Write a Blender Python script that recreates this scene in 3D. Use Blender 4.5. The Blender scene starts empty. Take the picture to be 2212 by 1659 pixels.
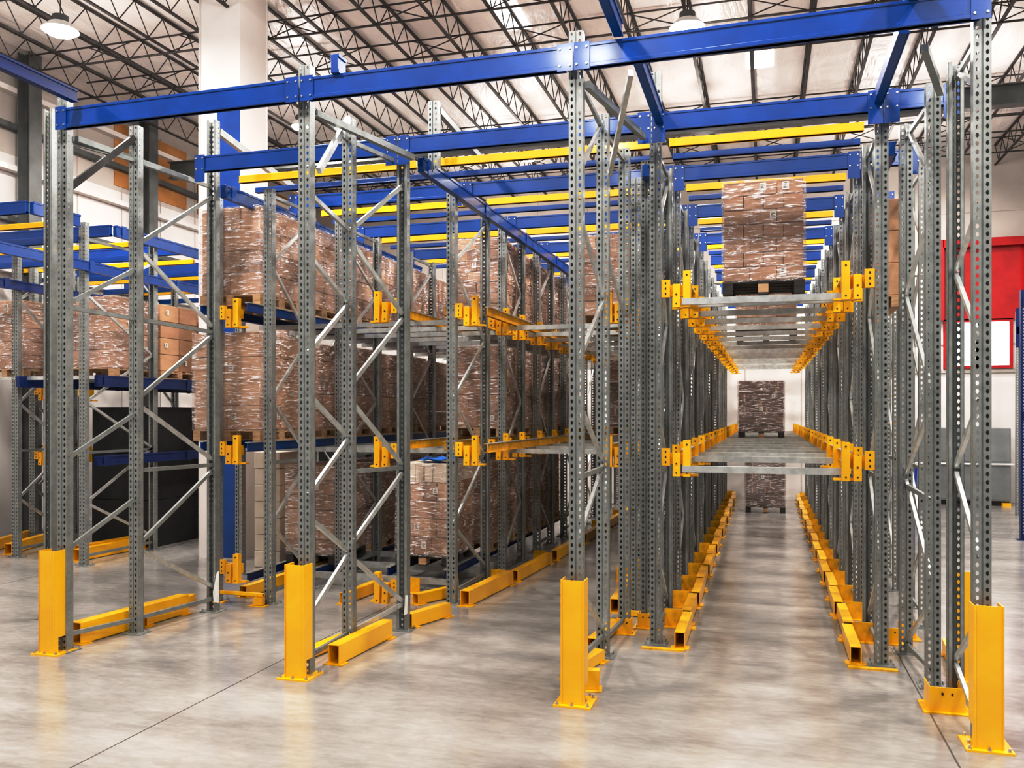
import bpy, bmesh, math, random
from mathutils import Vector, Matrix
random.seed(7)
C = bpy.context.scene.collection
PI = math.pi

# ------------------------------------------------------------------ materials
def newmat(name):
    m = bpy.data.materials.new(name); m.use_nodes = True
    nt = m.node_tree; b = nt.nodes['Principled BSDF']
    return m, nt, b
def N(nt, typ, **kw):
    n = nt.nodes.new(typ)
    for k, v in kw.items():
        if k in n.inputs: n.inputs[k].default_value = v
        else: setattr(n, k, v)
    return n
def ramp(nt, fac, stops):
    r = nt.nodes.new('ShaderNodeValToRGB')
    while len(r.color_ramp.elements) < len(stops): r.color_ramp.elements.new(0.5)
    for e, (p, c) in zip(r.color_ramp.elements, stops):
        e.position = p; e.color = (c[0], c[1], c[2], 1)
    nt.links.new(fac, r.inputs[0]); return r.outputs[0]
def coords(nt, scale=(1, 1, 1), kind='Object'):
    tc = nt.nodes.new('ShaderNodeTexCoord'); mp = nt.nodes.new('ShaderNodeMapping')
    mp.inputs['Scale'].default_value = scale
    nt.links.new(tc.outputs[kind], mp.inputs[0]); return mp.outputs[0]
def noise(nt, vec, scale, detail=4, rough=0.55, dist=0.0):
    n = nt.nodes.new('ShaderNodeTexNoise'); nt.links.new(vec, n.inputs['Vector'])
    n.inputs['Scale'].default_value = scale; n.inputs['Detail'].default_value = detail
    n.inputs['Roughness'].default_value = rough; n.inputs['Distortion'].default_value = dist
    return n.outputs['Fac']
def bump(nt, b, h, strength, dist=0.01):
    n = nt.nodes.new('ShaderNodeBump'); n.inputs['Strength'].default_value = strength
    n.inputs['Distance'].default_value = dist
    nt.links.new(h, n.inputs['Height']); nt.links.new(n.outputs[0], b.inputs['Normal'])
def noisy(name, c1, c2, scale, rough=0.5, metal=0.0, sc=(1, 1, 1), bmp=0.0, coat=0.0, kind='Object', p=(0.35, 0.65)):
    m, nt, b = newmat(name)
    v = coords(nt, sc, kind); f = noise(nt, v, scale)
    nt.links.new(ramp(nt, f, [(p[0], c1), (p[1], c2)]), b.inputs['Base Color'])
    b.inputs['Roughness'].default_value = rough; b.inputs['Metallic'].default_value = metal
    if coat: b.inputs['Coat Weight'].default_value = coat; b.inputs['Coat Roughness'].default_value = 0.12
    if bmp: bump(nt, b, f, bmp)
    return m
GALV = noisy('galvanised_steel', (0.28, 0.297, 0.288), (0.355, 0.372, 0.362), 12, 0.40, 0.45)
GALVL = noisy('bright_galvanised', (0.52, 0.54, 0.53), (0.68, 0.70, 0.69), 12, 0.34, 0.6, sc=(1, 1, 1))
STEELD = noisy('dark_steel', (0.05, 0.048, 0.045), (0.09, 0.085, 0.08), 6, 0.5, 0.3)
JOISTM = noisy('joist_grey_paint', (0.035, 0.03, 0.027), (0.075, 0.065, 0.06), 5, 0.6, 0.2)
GIRD = noisy('girder_grey_paint', (0.10, 0.105, 0.10), (0.15, 0.155, 0.15), 3, 0.5, 0.1)
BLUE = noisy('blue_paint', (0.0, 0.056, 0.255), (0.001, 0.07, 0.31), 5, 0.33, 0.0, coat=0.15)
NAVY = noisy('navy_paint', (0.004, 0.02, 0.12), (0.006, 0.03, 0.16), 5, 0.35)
YEL = noisy('yellow_paint', (0.93, 0.49, 0.0), (0.98, 0.545, 0.001), 4, 0.36, 0.0, coat=0.3)
YELW = noisy('worn_yellow_paint', (0.64, 0.35, 0.004), (0.90, 0.49, 0.001), 14, 0.45)
BOLT = noisy('zinc_bolt', (0.5, 0.5, 0.48), (0.7, 0.7, 0.68), 30, 0.3, 0.9)
HOLE = noisy('hole_black', (0.01, 0.01, 0.01), (0.02, 0.02, 0.02), 5, 0.9)
WOOD = noisy('pallet_wood', (0.42, 0.27, 0.15), (0.60, 0.41, 0.25), 7, 0.75, sc=(1, 6, 6), bmp=0.15)
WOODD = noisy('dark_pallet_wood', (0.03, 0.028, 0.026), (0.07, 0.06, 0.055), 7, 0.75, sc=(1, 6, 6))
KR = [noisy('carton_kraft', (0.40, 0.23, 0.135), (0.50, 0.295, 0.18), 3, 0.7, sc=(1, 1, 3)),
      noisy('carton_tan', (0.49, 0.30, 0.17), (0.58, 0.36, 0.22), 3, 0.7, sc=(1, 1, 3)),
      noisy('carton_brown', (0.30, 0.165, 0.088), (0.40, 0.23, 0.13), 3, 0.7, sc=(1, 1, 3))]
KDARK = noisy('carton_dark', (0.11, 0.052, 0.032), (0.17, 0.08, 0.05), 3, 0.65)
KBEIGE = noisy('carton_beige', (0.66, 0.58, 0.48), (0.78, 0.70, 0.6), 3, 0.75)
TAPE = noisy('carton_tape', (0.40, 0.24, 0.13), (0.50, 0.31, 0.18), 3, 0.3)
WHITE = noisy('white_label', (0.80, 0.79, 0.76), (0.9, 0.89, 0.87), 20, 0.6)
INK = noisy('label_ink', (0.03, 0.03, 0.03), (0.06, 0.06, 0.06), 5, 0.7)
WALLW = noisy('white_wall_panel', (0.74, 0.70, 0.675), (0.80, 0.765, 0.74), 1.2, 0.6)
WALLG = noisy('grey_wall_panel', (0.50, 0.455, 0.42), (0.57, 0.52, 0.48), 1.2, 0.6)
RED = noisy('red_paint', (0.36, 0.005, 0.008), (0.48, 0.008, 0.012), 3, 0.45)
GREYD = noisy('grey_cabinet_paint', (0.22, 0.235, 0.24), (0.27, 0.285, 0.29), 3, 0.45)
ORANGE = noisy('orange_board', (0.42, 0.20, 0.06), (0.56, 0.29, 0.10), 1.5, 0.8)
BINB = noisy('blue_plastic', (0.0, 0.035, 0.42), (0.0, 0.05, 0.5), 3, 0.4)
BAGB = noisy('blue_film', (0.0, 0.16, 0.60), (0.01, 0.25, 0.8), 8, 0.3, bmp=0.6)
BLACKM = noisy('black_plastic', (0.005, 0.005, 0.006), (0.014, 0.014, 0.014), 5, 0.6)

def emis(name, col, s):
    m, nt, b = newmat(name)
    b.inputs['Base Color'].default_value = (*col, 1)
    b.inputs['Emission Color'].default_value = (*col, 1); b.inputs['Emission Strength'].default_value = s
    return m
LAMP = emis('lamp_glow', (1, 0.97, 0.93), 45)
SKYW = emis('window_daylight', (0.93, 0.96, 1.0), 2.2)

def floor_mat():
    m, nt, b = newmat('polished_concrete')
    v = coords(nt, (0.55, 2.3, 1)); f1 = noise(nt, v, 0.8, 6, 0.55, 0.3)
    v2 = coords(nt, (2.0, 5.0, 1)); f2 = noise(nt, v2, 3.6, 6, 0.7, 0.5)
    mx = N(nt, 'ShaderNodeMath', operation='ADD'); sc = N(nt, 'ShaderNodeMath', operation='MULTIPLY')
    nt.links.new(f2, sc.inputs[0]); sc.inputs[1].default_value = 0.55
    nt.links.new(f1, mx.inputs[0]); nt.links.new(sc.outputs[0], mx.inputs[1])
    col = ramp(nt, mx.outputs[0], [(0.48, (0.215, 0.202, 0.188)), (0.66, (0.285, 0.269, 0.253)), (0.80, (0.34, 0.322, 0.304)), (0.98, (0.41, 0.39, 0.368))])
    # saw-cut joints
    tc = nt.nodes.new('ShaderNodeTexCoord'); sp = nt.nodes.new('ShaderNodeSeparateXYZ')
    nt.links.new(tc.outputs['Object'], sp.inputs[0])
    last = None
    for axis, pos in (('X', -3.77), ('X', 1.05), ('X', -8.6), ('Y', -1.0)):
        s = N(nt, 'ShaderNodeMath', operation='SUBTRACT'); nt.links.new(sp.outputs[axis], s.inputs[0]); s.inputs[1].default_value = pos
        a = N(nt, 'ShaderNodeMath', operation='ABSOLUTE'); nt.links.new(s.outputs[0], a.inputs[0])
        l = N(nt, 'ShaderNodeMath', operation='LESS_THAN'); nt.links.new(a.outputs[0], l.inputs[0]); l.inputs[1].default_value = 0.006
        if last is None: last = l.outputs[0]
        else:
            q = N(nt, 'ShaderNodeMath', operation='MAXIMUM'); nt.links.new(last, q.inputs[0]); nt.links.new(l.outputs[0], q.inputs[1]); last = q.outputs[0]
    mix = nt.nodes.new('ShaderNodeMixRGB'); nt.links.new(last, mix.inputs[0]); nt.links.new(col, mix.inputs[1])
    mix.inputs[2].default_value = (0.12, 0.10, 0.09, 1)
    nt.links.new(mix.outputs[0], b.inputs['Base Color'])
    rr = ramp(nt, f2, [(0.3, (0.13, 0.13, 0.13)), (0.75, (0.27, 0.27, 0.27))])
    nt.links.new(rr, b.inputs['Roughness']); b.inputs['Specular IOR Level'].default_value = 0.75
    bump(nt, b, f2, 0.06, 0.004)
    return m
FLOOR = floor_mat()

def ceil_mat():
    m, nt, b = newmat('ceiling_insulation')
    v = coords(nt, (1, 0.35, 1)); f = noise(nt, v, 2.2, 5, 0.6, 0.6)
    nt.links.new(ramp(nt, f, [(0.3, (0.78, 0.735, 0.71)), (0.7, (0.90, 0.865, 0.84))]), b.inputs['Base Color'])
    b.inputs['Roughness'].default_value = 0.38
    bump(nt, b, f, 0.55, 0.12)
    return m
CEIL = ceil_mat()

def wrap_mat():
    m = bpy.data.materials.new('stretch_wrap'); m.use_nodes = True; nt = m.node_tree
    nt.nodes.clear()
    out = N(nt, 'ShaderNodeOutputMaterial')
    v = coords(nt, (1.2, 1.2, 9)); f = noise(nt, v, 2.6, 7, 0.7, 1.3)
    bp = N(nt, 'ShaderNodeBump'); bp.inputs['Strength'].default_value = 0.9; bp.inputs['Distance'].default_value = 0.03
    nt.links.new(f, bp.inputs['Height'])
    tr = N(nt, 'ShaderNodeBsdfTransparent'); tr.inputs[0].default_value = (0.97, 0.95, 0.94, 1)
    gl = N(nt, 'ShaderNodeBsdfGlossy'); gl.inputs['Roughness'].default_value = 0.16; gl.inputs[0].default_value = (1, 1, 1, 1)
    df = N(nt, 'ShaderNodeBsdfDiffuse'); df.inputs[0].default_value = (0.9, 0.86, 0.86, 1)
    nt.links.new(bp.outputs[0], gl.inputs['Normal'])
    m1 = N(nt, 'ShaderNodeMixShader'); m1.inputs[0].default_value = 0.14
    nt.links.new(tr.outputs[0], m1.inputs[1]); nt.links.new(gl.outputs[0], m1.inputs[2])
    v2 = coords(nt, (1.0, 1.0, 7)); f2 = noise(nt, v2, 3.0, 8, 0.72, 2.6)
    st = ramp(nt, f2, [(0.515, (0.015, 0.015, 0.015)), (0.56, (0.34, 0.34, 0.34)), (0.61, (1, 1, 1))])  # streak mask: film highlights painted in as white diffuse bands
    m2 = N(nt, 'ShaderNodeMixShader'); nt.links.new(st, m2.inputs[0])
    nt.links.new(m1.outputs[0], m2.inputs[1]); nt.links.new(df.outputs[0], m2.inputs[2])
    nt.links.new(m2.outputs[0], out.inputs[0])
    return m
WRAP = wrap_mat()

# ------------------------------------------------------------------ mesh helpers
class MB:
    def __init__(s): s.v = []; s.f = []; s.mi = []; s.mats = []
    def m(s, mat):
        if mat not in s.mats: s.mats.append(mat)
        return s.mats.index(mat)
    def add(s, vs, fs, mat):
        o = len(s.v); s.v += [tuple(x) for x in vs]; i = s.m(mat)
        for f in fs: s.f.append([o + k for k in f]); s.mi.append(i)
    def box(s, x0, x1, y0, y1, z0, z1, mat, ch=0.0):
        if ch <= 0:
            vs = [(x0, y0, z0), (x1, y0, z0), (x1, y1, z0), (x0, y1, z0), (x0, y0, z1), (x1, y0, z1), (x1, y1, z1), (x0, y1, z1)]
            s.add(vs, [(0, 3, 2, 1), (4, 5, 6, 7), (0, 1, 5, 4), (1, 2, 6, 5), (2, 3, 7, 6), (3, 0, 4, 7)], mat)
        else:   # chamfered vertical + horizontal edges through bmesh
            bm = bmesh.new(); r = bmesh.ops.create_cube(bm, size=1)
            for v in bm.verts:
                v.co = Vector(((x0 + x1) / 2 + v.co.x * (x1 - x0), (y0 + y1) / 2 + v.co.y * (y1 - y0), (z0 + z1) / 2 + v.co.z * (z1 - z0)))
            bmesh.ops.bevel(bm, geom=bm.edges[:], offset=ch, segments=1, affect='EDGES', profile=0.5)
            bm.verts.ensure_lookup_table()
            s.add([v.co[:] for v in bm.verts], [[v.index for v in f.verts] for f in bm.faces], mat); bm.free()
    def bar(s, a, b, w, h, mat, up=(0, 0, 1)):
        a = Vector(a); b = Vector(b); d = (b - a).normalized(); u = Vector(up)
        if abs(d.dot(u)) > 0.98: u = Vector((0, 1, 0))
        r = d.cross(u).normalized(); u = r.cross(d).normalized()
        vs = []
        for p in (a, b):
            for (i, j) in ((-1, -1), (1, -1), (1, 1), (-1, 1)): vs.append(p + r * (i * w / 2) + u * (j * h / 2))
        s.add(vs, [(0, 1, 2, 3), (7, 6, 5, 4), (0, 4, 5, 1), (1, 5, 6, 2), (2, 6, 7, 3), (3, 7, 4, 0)], mat)
    def tube(s, a, b, r, mat, n=8, r2=None):
        a = Vector(a); b = Vector(b); d = (b - a).normalized()
        u = Vector((0, 0, 1)) if abs(d.z) < 0.9 else Vector((1, 0, 0))
        x = d.cross(u).normalized(); y = d.cross(x).normalized(); r2 = r if r2 is None else r2
        vs = []
        for p, q in ((a, r), (b, r2)):
            for k in range(n):
                t = 2 * PI * k / n; vs.append(p + x * (q * math.cos(t)) + y * (q * math.sin(t)))
        fs = [(k, (k + 1) % n, n + (k + 1) % n, n + k) for k in range(n)] + [tuple(range(n))[::-1], tuple(range(n, 2 * n))]
        s.add(vs, fs, mat)
    def bolt(s, p, nrm, r=0.009, mat=None):
        p = Vector(p); nrm = Vector(nrm); s.tube(p, p + nrm * 0.007, r, mat or BOLT, 6)
    def mesh(s, name):
        me = bpy.data.meshes.new(name); me.from_pydata(s.v, [], s.f)
        for m in s.mats: me.materials.append(m)
        me.polygons.foreach_set('material_index', s.mi); me.update(); return me
    def build(s, name, parent=None):
        o = bpy.data.objects.new(name, s.mesh(name)); C.objects.link(o)
        if parent: o.parent = parent
        return o
def inst(name, me, parent=None, loc=(0, 0, 0), rz=0, scale=None):
    o = bpy.data.objects.new(name, me); C.objects.link(o); o.location = loc; o.rotation_euler = (0, 0, rz)
    if scale: o.scale = scale
    if parent: o.parent = parent
    return o
def tag(o, label, cat, group=None, kind=None):
    if label: o['label'] = label
    if cat: o['category'] = cat
    if group: o['group'] = group
    if kind: o['kind'] = kind
    return o
def thing(name, label, cat, loc=(0, 0, 0), group=None, rz=0):
    o = bpy.data.objects.new(name, None); C.objects.link(o); o.location = loc; o.rotation_euler = (0, 0, rz)
    o.empty_display_size = 0.1
    return tag(o, label, cat, group)
ORD = ['first', 'second', 'third', 'fourth', 'fifth', 'sixth', 'seventh', 'eighth', 'ninth', 'tenth', 'eleventh', 'twelfth', 'thirteenth',
       'fourteenth', 'fifteenth', 'sixteenth', 'seventeenth', 'eighteenth', 'nineteenth', 'twentieth', 'twenty-first', 'twenty-second',
       'twenty-third', 'twenty-fourth', 'twenty-fifth', 'twenty-sixth', 'twenty-seventh', 'twenty-eighth', 'twenty-ninth', 'thirtieth'] + ['thirty-' + w for w in
       ('first', 'second', 'third', 'fourth', 'fifth', 'sixth', 'seventh', 'eighth', 'ninth')] + ['fortieth', 'forty-first', 'forty-second']

# ------------------------------------------------------------------ perforated upright
UW = 0.10; UD = 0.075; PITCH = 0.05
def upright_mesh(H, name='upright'):
    mb = MB(); n = int(H / PITCH)
    def strip(o, u, w, cols, hw, hh):
        # o: origin at bottom, u: direction of width; cells with slot holes
        o = Vector(o); u = Vector(u); cw = w / cols
        for c in range(cols):
            for k in range(n):
                z0 = k * PITCH; cu = (c + 0.5) * cw; cz = z0 + PITCH / 2
                outer = [(c * cw, z0), (cu, z0), ((c + 1) * cw, z0), ((c + 1) * cw, cz), ((c + 1) * cw, z0 + PITCH), (cu, z0 + PITCH), (c * cw, z0 + PITCH), (c * cw, cz)]
                inner = [(cu - hw * .62, cz - hh * .72), (cu, cz - hh), (cu + hw * .62, cz - hh * .72), (cu + hw, cz), (cu + hw * .62, cz + hh * .72), (cu, cz + hh), (cu - hw * .62, cz + hh * .72), (cu - hw, cz)]
                vs = [o + u * a + Vector((0, 0, b)) for a, b in outer + inner]
                mb.add(vs, [(i, (i + 1) % 8, 8 + (i + 1) % 8, 8 + i) for i in range(8)], GALV)
    hw = UW / 2
    strip((-hw, 0, 0), (1, 0, 0), 0.044, 1, 0.0100, 0.0150)
    strip((hw - 0.044, 0, 0), (1, 0, 0), 0.044, 1, 0.0100, 0.0150)
    # shallow central rib
    mb.add([(-0.006, 0, 0), (-0.002, 0.008, 0), (0.002, 0.008, 0), (0.006, 0, 0), (-0.006, 0, n * PITCH), (-0.002, 0.008, n * PITCH), (0.002, 0.008, n * PITCH), (0.006, 0, n * PITCH)],
           [(0, 1, 5, 4), (1, 2, 6, 5), (2, 3, 7, 6)], GALV)
    for s in (-1, 1):
        strip((s * hw, 0, 0), (0, 1, 0), 0.05, 1, 0.005, 0.007)
        x0, x1 = sorted((s * hw, s * (hw - 0.004)))
        mb.box(x0, x1, 0.05, UD, 0, n * PITCH, GALV)
        x0, x1 = sorted((s * hw, s * (hw - 0.024)))
        mb.box(x0, x1, UD - 0.003, UD, 0, n * PITCH, GALV)
    return mb.mesh(name)
UM = {}
def upr(H):
    H = round(H, 2)
    if H not in UM: UM[H] = upright_mesh(H)
    return UM[H]
pb = MB(); pb.box(-0.10, 0.10, -0.05, 0.12, 0, 0.008, GALV)
for dx, dy in ((-0.08, -0.03), (0.08, -0.03), (-0.08, 0.10), (0.08, 0.10)): pb.tube((dx, dy, 0.008), (dx, dy, 0.03), 0.009, BOLT, 6)
PLATE = pb.mesh('base_plate')
py_ = MB(); py_.box(-0.10, 0.10, -0.05, 0.12, 0, 0.010, YELW)
for dx, dy in ((-0.08, -0.03), (0.08, -0.03), (-0.08, 0.10), (0.08, 0.10)): py_.tube((dx, dy, 0.01), (dx, dy, 0.03), 0.009, BOLT, 6)
PLATEY = py_.mesh('base_plate')
# yellow rail bracket, arms reach out to +x
def bracket_mesh(s):
    mb = MB()
    def b(x0, x1, y0, y1, z0, z1, m=YEL):
        a, c = sorted((s * x0, s * x1)); mb.box(a, c, y0, y1, z0, z1, m)
    b(0.052, 0.125, -0.012, 0.03, 0.09, 0.24)
    b(0.052, 0.30, 0.03, 0.075, 0.10, 0.20, YELW)
    b(0.150, 0.212, -0.03, 0.03, 0.0, 0.20)
    b(0.150, 0.212, -0.035, -0.03, 0.0, 0.065)
    b(0.238, 0.300, -0.03, 0.03, 0.0, 0.31)
    b(0.238, 0.300, -0.035, -0.03, 0.0, 0.065)
    b(0.18, 0.36, 0.02, 0.09, 0.0, 0.018)
    for (x, z) in ((0.088, 0.12), (0.088, 0.165), (0.088, 0.21), ): b(x - 0.006, x + 0.006, -0.0135, -0.012, z - 0.009, z + 0.009, HOLE)
    for (x, z) in ((0.181, 0.03), (0.181, 0.11), (0.269, 0.03), (0.269, 0.275)): b(x - 0.006, x + 0.006, -0.0375, -0.029, z - 0.006, z + 0.006, HOLE)
    return mb.mesh('rail_bracket')
BR = {1: bracket_mesh(1), -1: bracket_mesh(-1)}
Z1, Z2 = 1.46, 2.91        # bottom of the brackets on the two levels

NODES = [4.18, 3.58, 2.85, 2.15, 1.5, 0.82, 0.22]
def frame(name, label, posts, H=4.65, group=None, sides=(), levels=(Z1, Z2), ztop=4.2, heights=None, plate='g', braces=True, phase=0, hbar=(0.12, 1.48, 4.3), custom=None):
    """posts: list of (x, y, facing) with facing 0 = holes to the front, 1 = turned round"""
    x0, y0 = posts[0][0], posts[0][1]
    t = thing(name, label, 'rack frame', (x0, y0, 0), group)
    for i, (x, y, fc) in enumerate(posts):
        h = heights[i] if heights else H
        u = inst('upright', upr(h), t, (x - x0, y - y0 + (UD if fc else 0), 0.009), PI if fc else 0)
        bp = inst('base_plate', PLATE if plate == 'g' else PLATEY, u, (0, 0, -0.009))
        if fc: bp.location = (0, UD, -0.009); bp.rotation_euler = (0, 0, PI)
        for s in sides:
            for lv in levels:
                inst('rail_bracket', BR[s], t, (x - x0, y - y0, lv))
    if custom:
        for (i, za, j, zb) in custom:
            dark = za == 3.9
            sgn = 1 if j > i else -1
            ya = posts[i][1] - y0 + (UD - 0.01 if sgn > 0 else 0.01); yb = posts[j][1] - y0 + (0.01 if sgn > 0 else UD - 0.01)
            mb = MB(); mb.bar((posts[i][0] - x0, ya, za), (posts[j][0] - x0, yb, zb), 0.045 if dark else 0.026, 0.055 if dark else 0.036, STEELD if dark else (GALV if abs(za - zb) < 0.05 or zb > za else GALVL)); mb.build('diagonal_brace' if abs(za - zb) > 0.08 else 'horizontal_brace', t)
    elif braces:
        for i in range(len(posts) - 1):
            ax, ay = posts[i][0] - x0, posts[i][1] - y0 + UD - 0.01
            bx, by = posts[i + 1][0] - x0, posts[i + 1][1] - y0 + 0.01
            for k in range(len(NODES) - 1):
                za, zb = NODES[k], NODES[k + 1]
                rear_first = (k + i + phase) % 2 == 0
                p, q = ((bx, by, za), (ax, ay, zb)) if rear_first else ((ax, ay, za), (bx, by, zb))
                mb = MB(); mb.bar(p, q, 0.024, 0.034, GALVL); mb.build('diagonal_brace', t)
            for zz in hbar:
                mb = MB(); mb.bar((ax, ay, zz), (bx, by, zz), 0.024, 0.034, GALV); mb.build('horizontal_brace', t)
    return t

# ------------------------------------------------------------------ setting
def struct(mb, name):
    o = mb.build(name); o['kind'] = 'structure'; return o
CZ = 8.05; WX = -12.2; BY = 21.95; EX = 16.0; FY = -4.0
f = MB(); f.box(WX, EX, FY, BY, -0.1, 0, FLOOR); struct(f, 'floor')
f = MB(); f.box(WX, EX, FY, BY, CZ, CZ + 0.1, CEIL); struct(f, 'ceiling')
# left wall: panelled white, orange board strip under the roof, girts and dark columns
f = MB(); f.box(WX - 0.15, WX, FY, BY, 0, 6.35, WALLW); f.box(WX - 0.15, WX, FY, BY, 6.35, CZ, WALLG)
y = FY
while y < BY:
    f.box(WX, WX + 0.012, y, y + 0.02, 0, CZ - 0.3, WALLG); y += 1.15
f.box(WX, WX + 0.02, 14.2, 16.4, 6.45, CZ - 0.35, ORANGE); f.box(WX, WX + 0.02, 16.8, 21.6, 6.45, CZ - 0.35, ORANGE)
struct(f, 'wall_left')
k = 0
for z in (4.35, 5.2, 6.05, 6.75, 7.35):
    g = MB(); g.box(WX + 0.01, WX + 0.16, FY, BY - 0.02, z, z + 0.09, WALLW if k % 2 == 0 else GIRD); struct(g, 'trim_%d' % (k + 1)); k += 1
for j, yy in enumerate((5.5, 11.75, 14.7, 18.6)):
    g = MB(); g.box(WX + 0.17, WX + 0.19, yy, yy + 0.26, 0.012, CZ - 0.01, GIRD); g.box(WX + 0.40, WX + 0.42, yy, yy + 0.26, 0.012, CZ - 0.01, GIRD)
    g.box(WX + 0.19, WX + 0.40, yy + 0.12, yy + 0.14, 0.012, CZ - 0.01, GIRD)
    for sx in (0,):
        g.box(WX + 0.14, WX + 0.45, yy - 0.05, yy + 0.31, 0, 0.012, GIRD)
    o = g.build('wall_column'); tag(o, ['grey steel column on the left wall nearest the front', 'grey steel column on the left wall just left of the leftmost guarded post',
        'dark steel column on the left wall between the two front galvanised posts', 'dark steel column on the left wall deepest in the hall'][j], 'column', 'steel columns on the left wall')
# back wall with joint grid, red recess and windows
f = MB(); f.box(WX, EX, BY, BY + 0.15, 0, 5.15, WALLW); f.box(WX, EX, BY, BY + 0.15, 5.15, CZ, WALLG)
for x in [WX + 1.3 * i for i in range(22)]:
    f.box(x, x + 0.02, BY - 0.012, BY, 0, CZ, WALLG)
for z in (3.55, 5.15, 6.55): f.box(WX, EX, BY - 0.02, BY, z, z + 0.035, GIRD if z == 5.15 else WALLG)
for x in (1.9, 3.0, 5.9, 8.4): f.box(x, x + 0.045, BY - 0.06, BY, 4.6 if x < 3 else 5.15, CZ, STEELD)
struct(f, 'wall_back')
f = MB(); f.box(EX, EX + 0.15, FY, BY, 0, CZ, WALLW); struct(f, 'wall_right')
# red recess panel (upper) and red framed window band (lower)
f = MB(); X0, X1 = 3.86, 5.48
f.box(X0, X1, BY - 0.09, BY - 0.065, 4.10, 5.92, RED)
f.box(X0 - 0.02, X1 + 0.10, BY - 0.26, BY - 0.065, 5.74, 5.92, RED)
f.box(X1, X1 + 0.10, BY - 0.26, BY - 0.065, 4.10, 5.74, RED)
f.box(X0 - 0.10, X0, BY - 0.26, BY - 0.065, 4.10, 5.92, RED)
o = f.build('red_surround'); tag(o, 'tall red painted surround on the back wall above the red windows', 'surround')
for i, (a, b) in enumerate(((3.95, 4.55), (4.62, 5.22), (5.72, 6.5), (1.98, 2.42), (2.5, 3.2))):
    f = MB(); z0, z1 = 3.08, 4.06
    fm = RED if i < 3 else WALLG
    f.box(a - 0.07, b + 0.07, BY - 0.09, BY - 0.02, z1, z1 + 0.07, fm); f.box(a - 0.07, b + 0.07, BY - 0.09, BY - 0.02, z0 - 0.07, z0, fm)
    f.box(a - 0.07, a, BY - 0.09, BY - 0.02, z0, z1, fm); f.box(b, b + 0.07, BY - 0.09, BY - 0.02, z0, z1, fm)
    w = struct(f, 'window_%d' % (i + 1))
    g = MB(); g.box(a, b, BY - 0.05, BY - 0.03, z0, z1, SKYW if i < 3 else GREYD); g.build('window_pane', w)
f = MB(); f.box(1.6, EX, BY - 0.05, BY - 0.02, 2.92, 3.0, WALLG); struct(f, 'trim_6')

# ------------------------------------------------------------------ ceiling joists
JZ = CZ - 0.02
def joist(x, y0, y1, label):
    t = thing('roof_joist', label, 'joist', (x, y0, JZ), 'open web steel joists under the white ceiling')
    L = y1 - y0
    a = MB(); a.box(-0.022, 0.022, 0, L, -0.03, 0, JOISTM); a.build('top_chord', t)
    a = MB(); a.box(-0.024, 0.024, 0, L, -0.46, -0.435, JOISTM); a.build('bottom_chord', t)
    a = MB(); n = int(L / 0.62); st = L / n
    for i in range(n):
        ya = i * st
        a.tube((0, ya, -0.03), (0, ya + st / 2, -0.43), 0.009, JOISTM, 5); a.tube((0, ya + st / 2, -0.43), (0, ya + st, -0.03), 0.009, JOISTM, 5)
    w = a.build('web', t)
nx = 0
x = -11.4
while x < 9.5:
    joist(x, 3.2, BY - 0.05, ORD[nx] + ' open web roof joist from the left wall, running into the hall'); nx += 1; x += 0.86
# cross bridging
ys = [4.5, 6.4, 8.2, 9.4, 11.5, 12.75, 13.9, 17.0, 18.2, 19.3, 20.8]
for i, yy in enumerate(ys):
    t = thing('bridging_bar', ORD[i] + ' dark cross bar under the ceiling joists, counted from the front', 'roof bar', (0, yy, JZ - 0.475), 'bridging bars across the roof joists')
    a = MB(); a.tube((WX + 0.45, 0, 0.012), (EX - 0.1, 0, 0.012), 0.017, JOISTM, 6); a.build('lower_bar', t)
    a = MB(); a.tube((WX + 0.45, 0.25, 0.40), (EX - 0.1, 0.25, 0.40), 0.014, JOISTM, 6); a.build('upper_bar', t)
    a = MB()
    for q in range(12):
        xx = -10.6 + q * 1.72
        a = MB(); a.tube((xx, 0, 0.012), (xx + 0.86, 0.25, 0.40), 0.010, JOISTM, 5); a.tube((xx + 0.86, 0, 0.012), (xx, 0.25, 0.40), 0.010, JOISTM, 5); a.build('cross_rod', t)
for i, (yy, zz, hh) in enumerate(((15.3, 6.80, 0.32), (10.4, 7.02, 0.10))):
    if i == 0:
        t = thing('roof_girder', 'grey steel roof girder spanning the hall behind the second blue top beam', 'girder', (0, yy, zz))
        a = MB(); a.box(WX + 0.45, EX - 0.05, -0.09, 0.09, 0, 0.02, GIRD); a.build('bottom_flange', t)
        a = MB(); a.box(WX + 0.45, EX - 0.05, -0.012, 0.012, 0.02, hh, GIRD); a.build('girder_web', t)
        a = MB(); a.box(WX + 0.45, EX - 0.05, -0.09, 0.09, hh, hh + 0.02, GIRD); a.build('top_flange', t)
SKYL = emis('skylight_glow', (1, 0.98, 0.95), 1.9)
for i, (x, y) in enumerate(((-3.75, 12.35), (-0.1, 15.0), (-6.3, 9.6), (-9.9, 8.9), (4.3, 14.3))):
    a = MB(); a.box(x - 0.22, x + 0.22, y - 0.9, y + 0.9, CZ - 0.015, CZ - 0.003, SKYL); o = a.build('skylight_panel')
    tag(o, ['bright roof skylight strip above the middle of the front beam', 'bright skylight strip over the open lane', 'skylight strip right of the white column', 'skylight strip at the upper left by the oval lamp', 'skylight strip at far right above the girder'][i], 'skylight', 'skylight strips in the roof')
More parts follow.
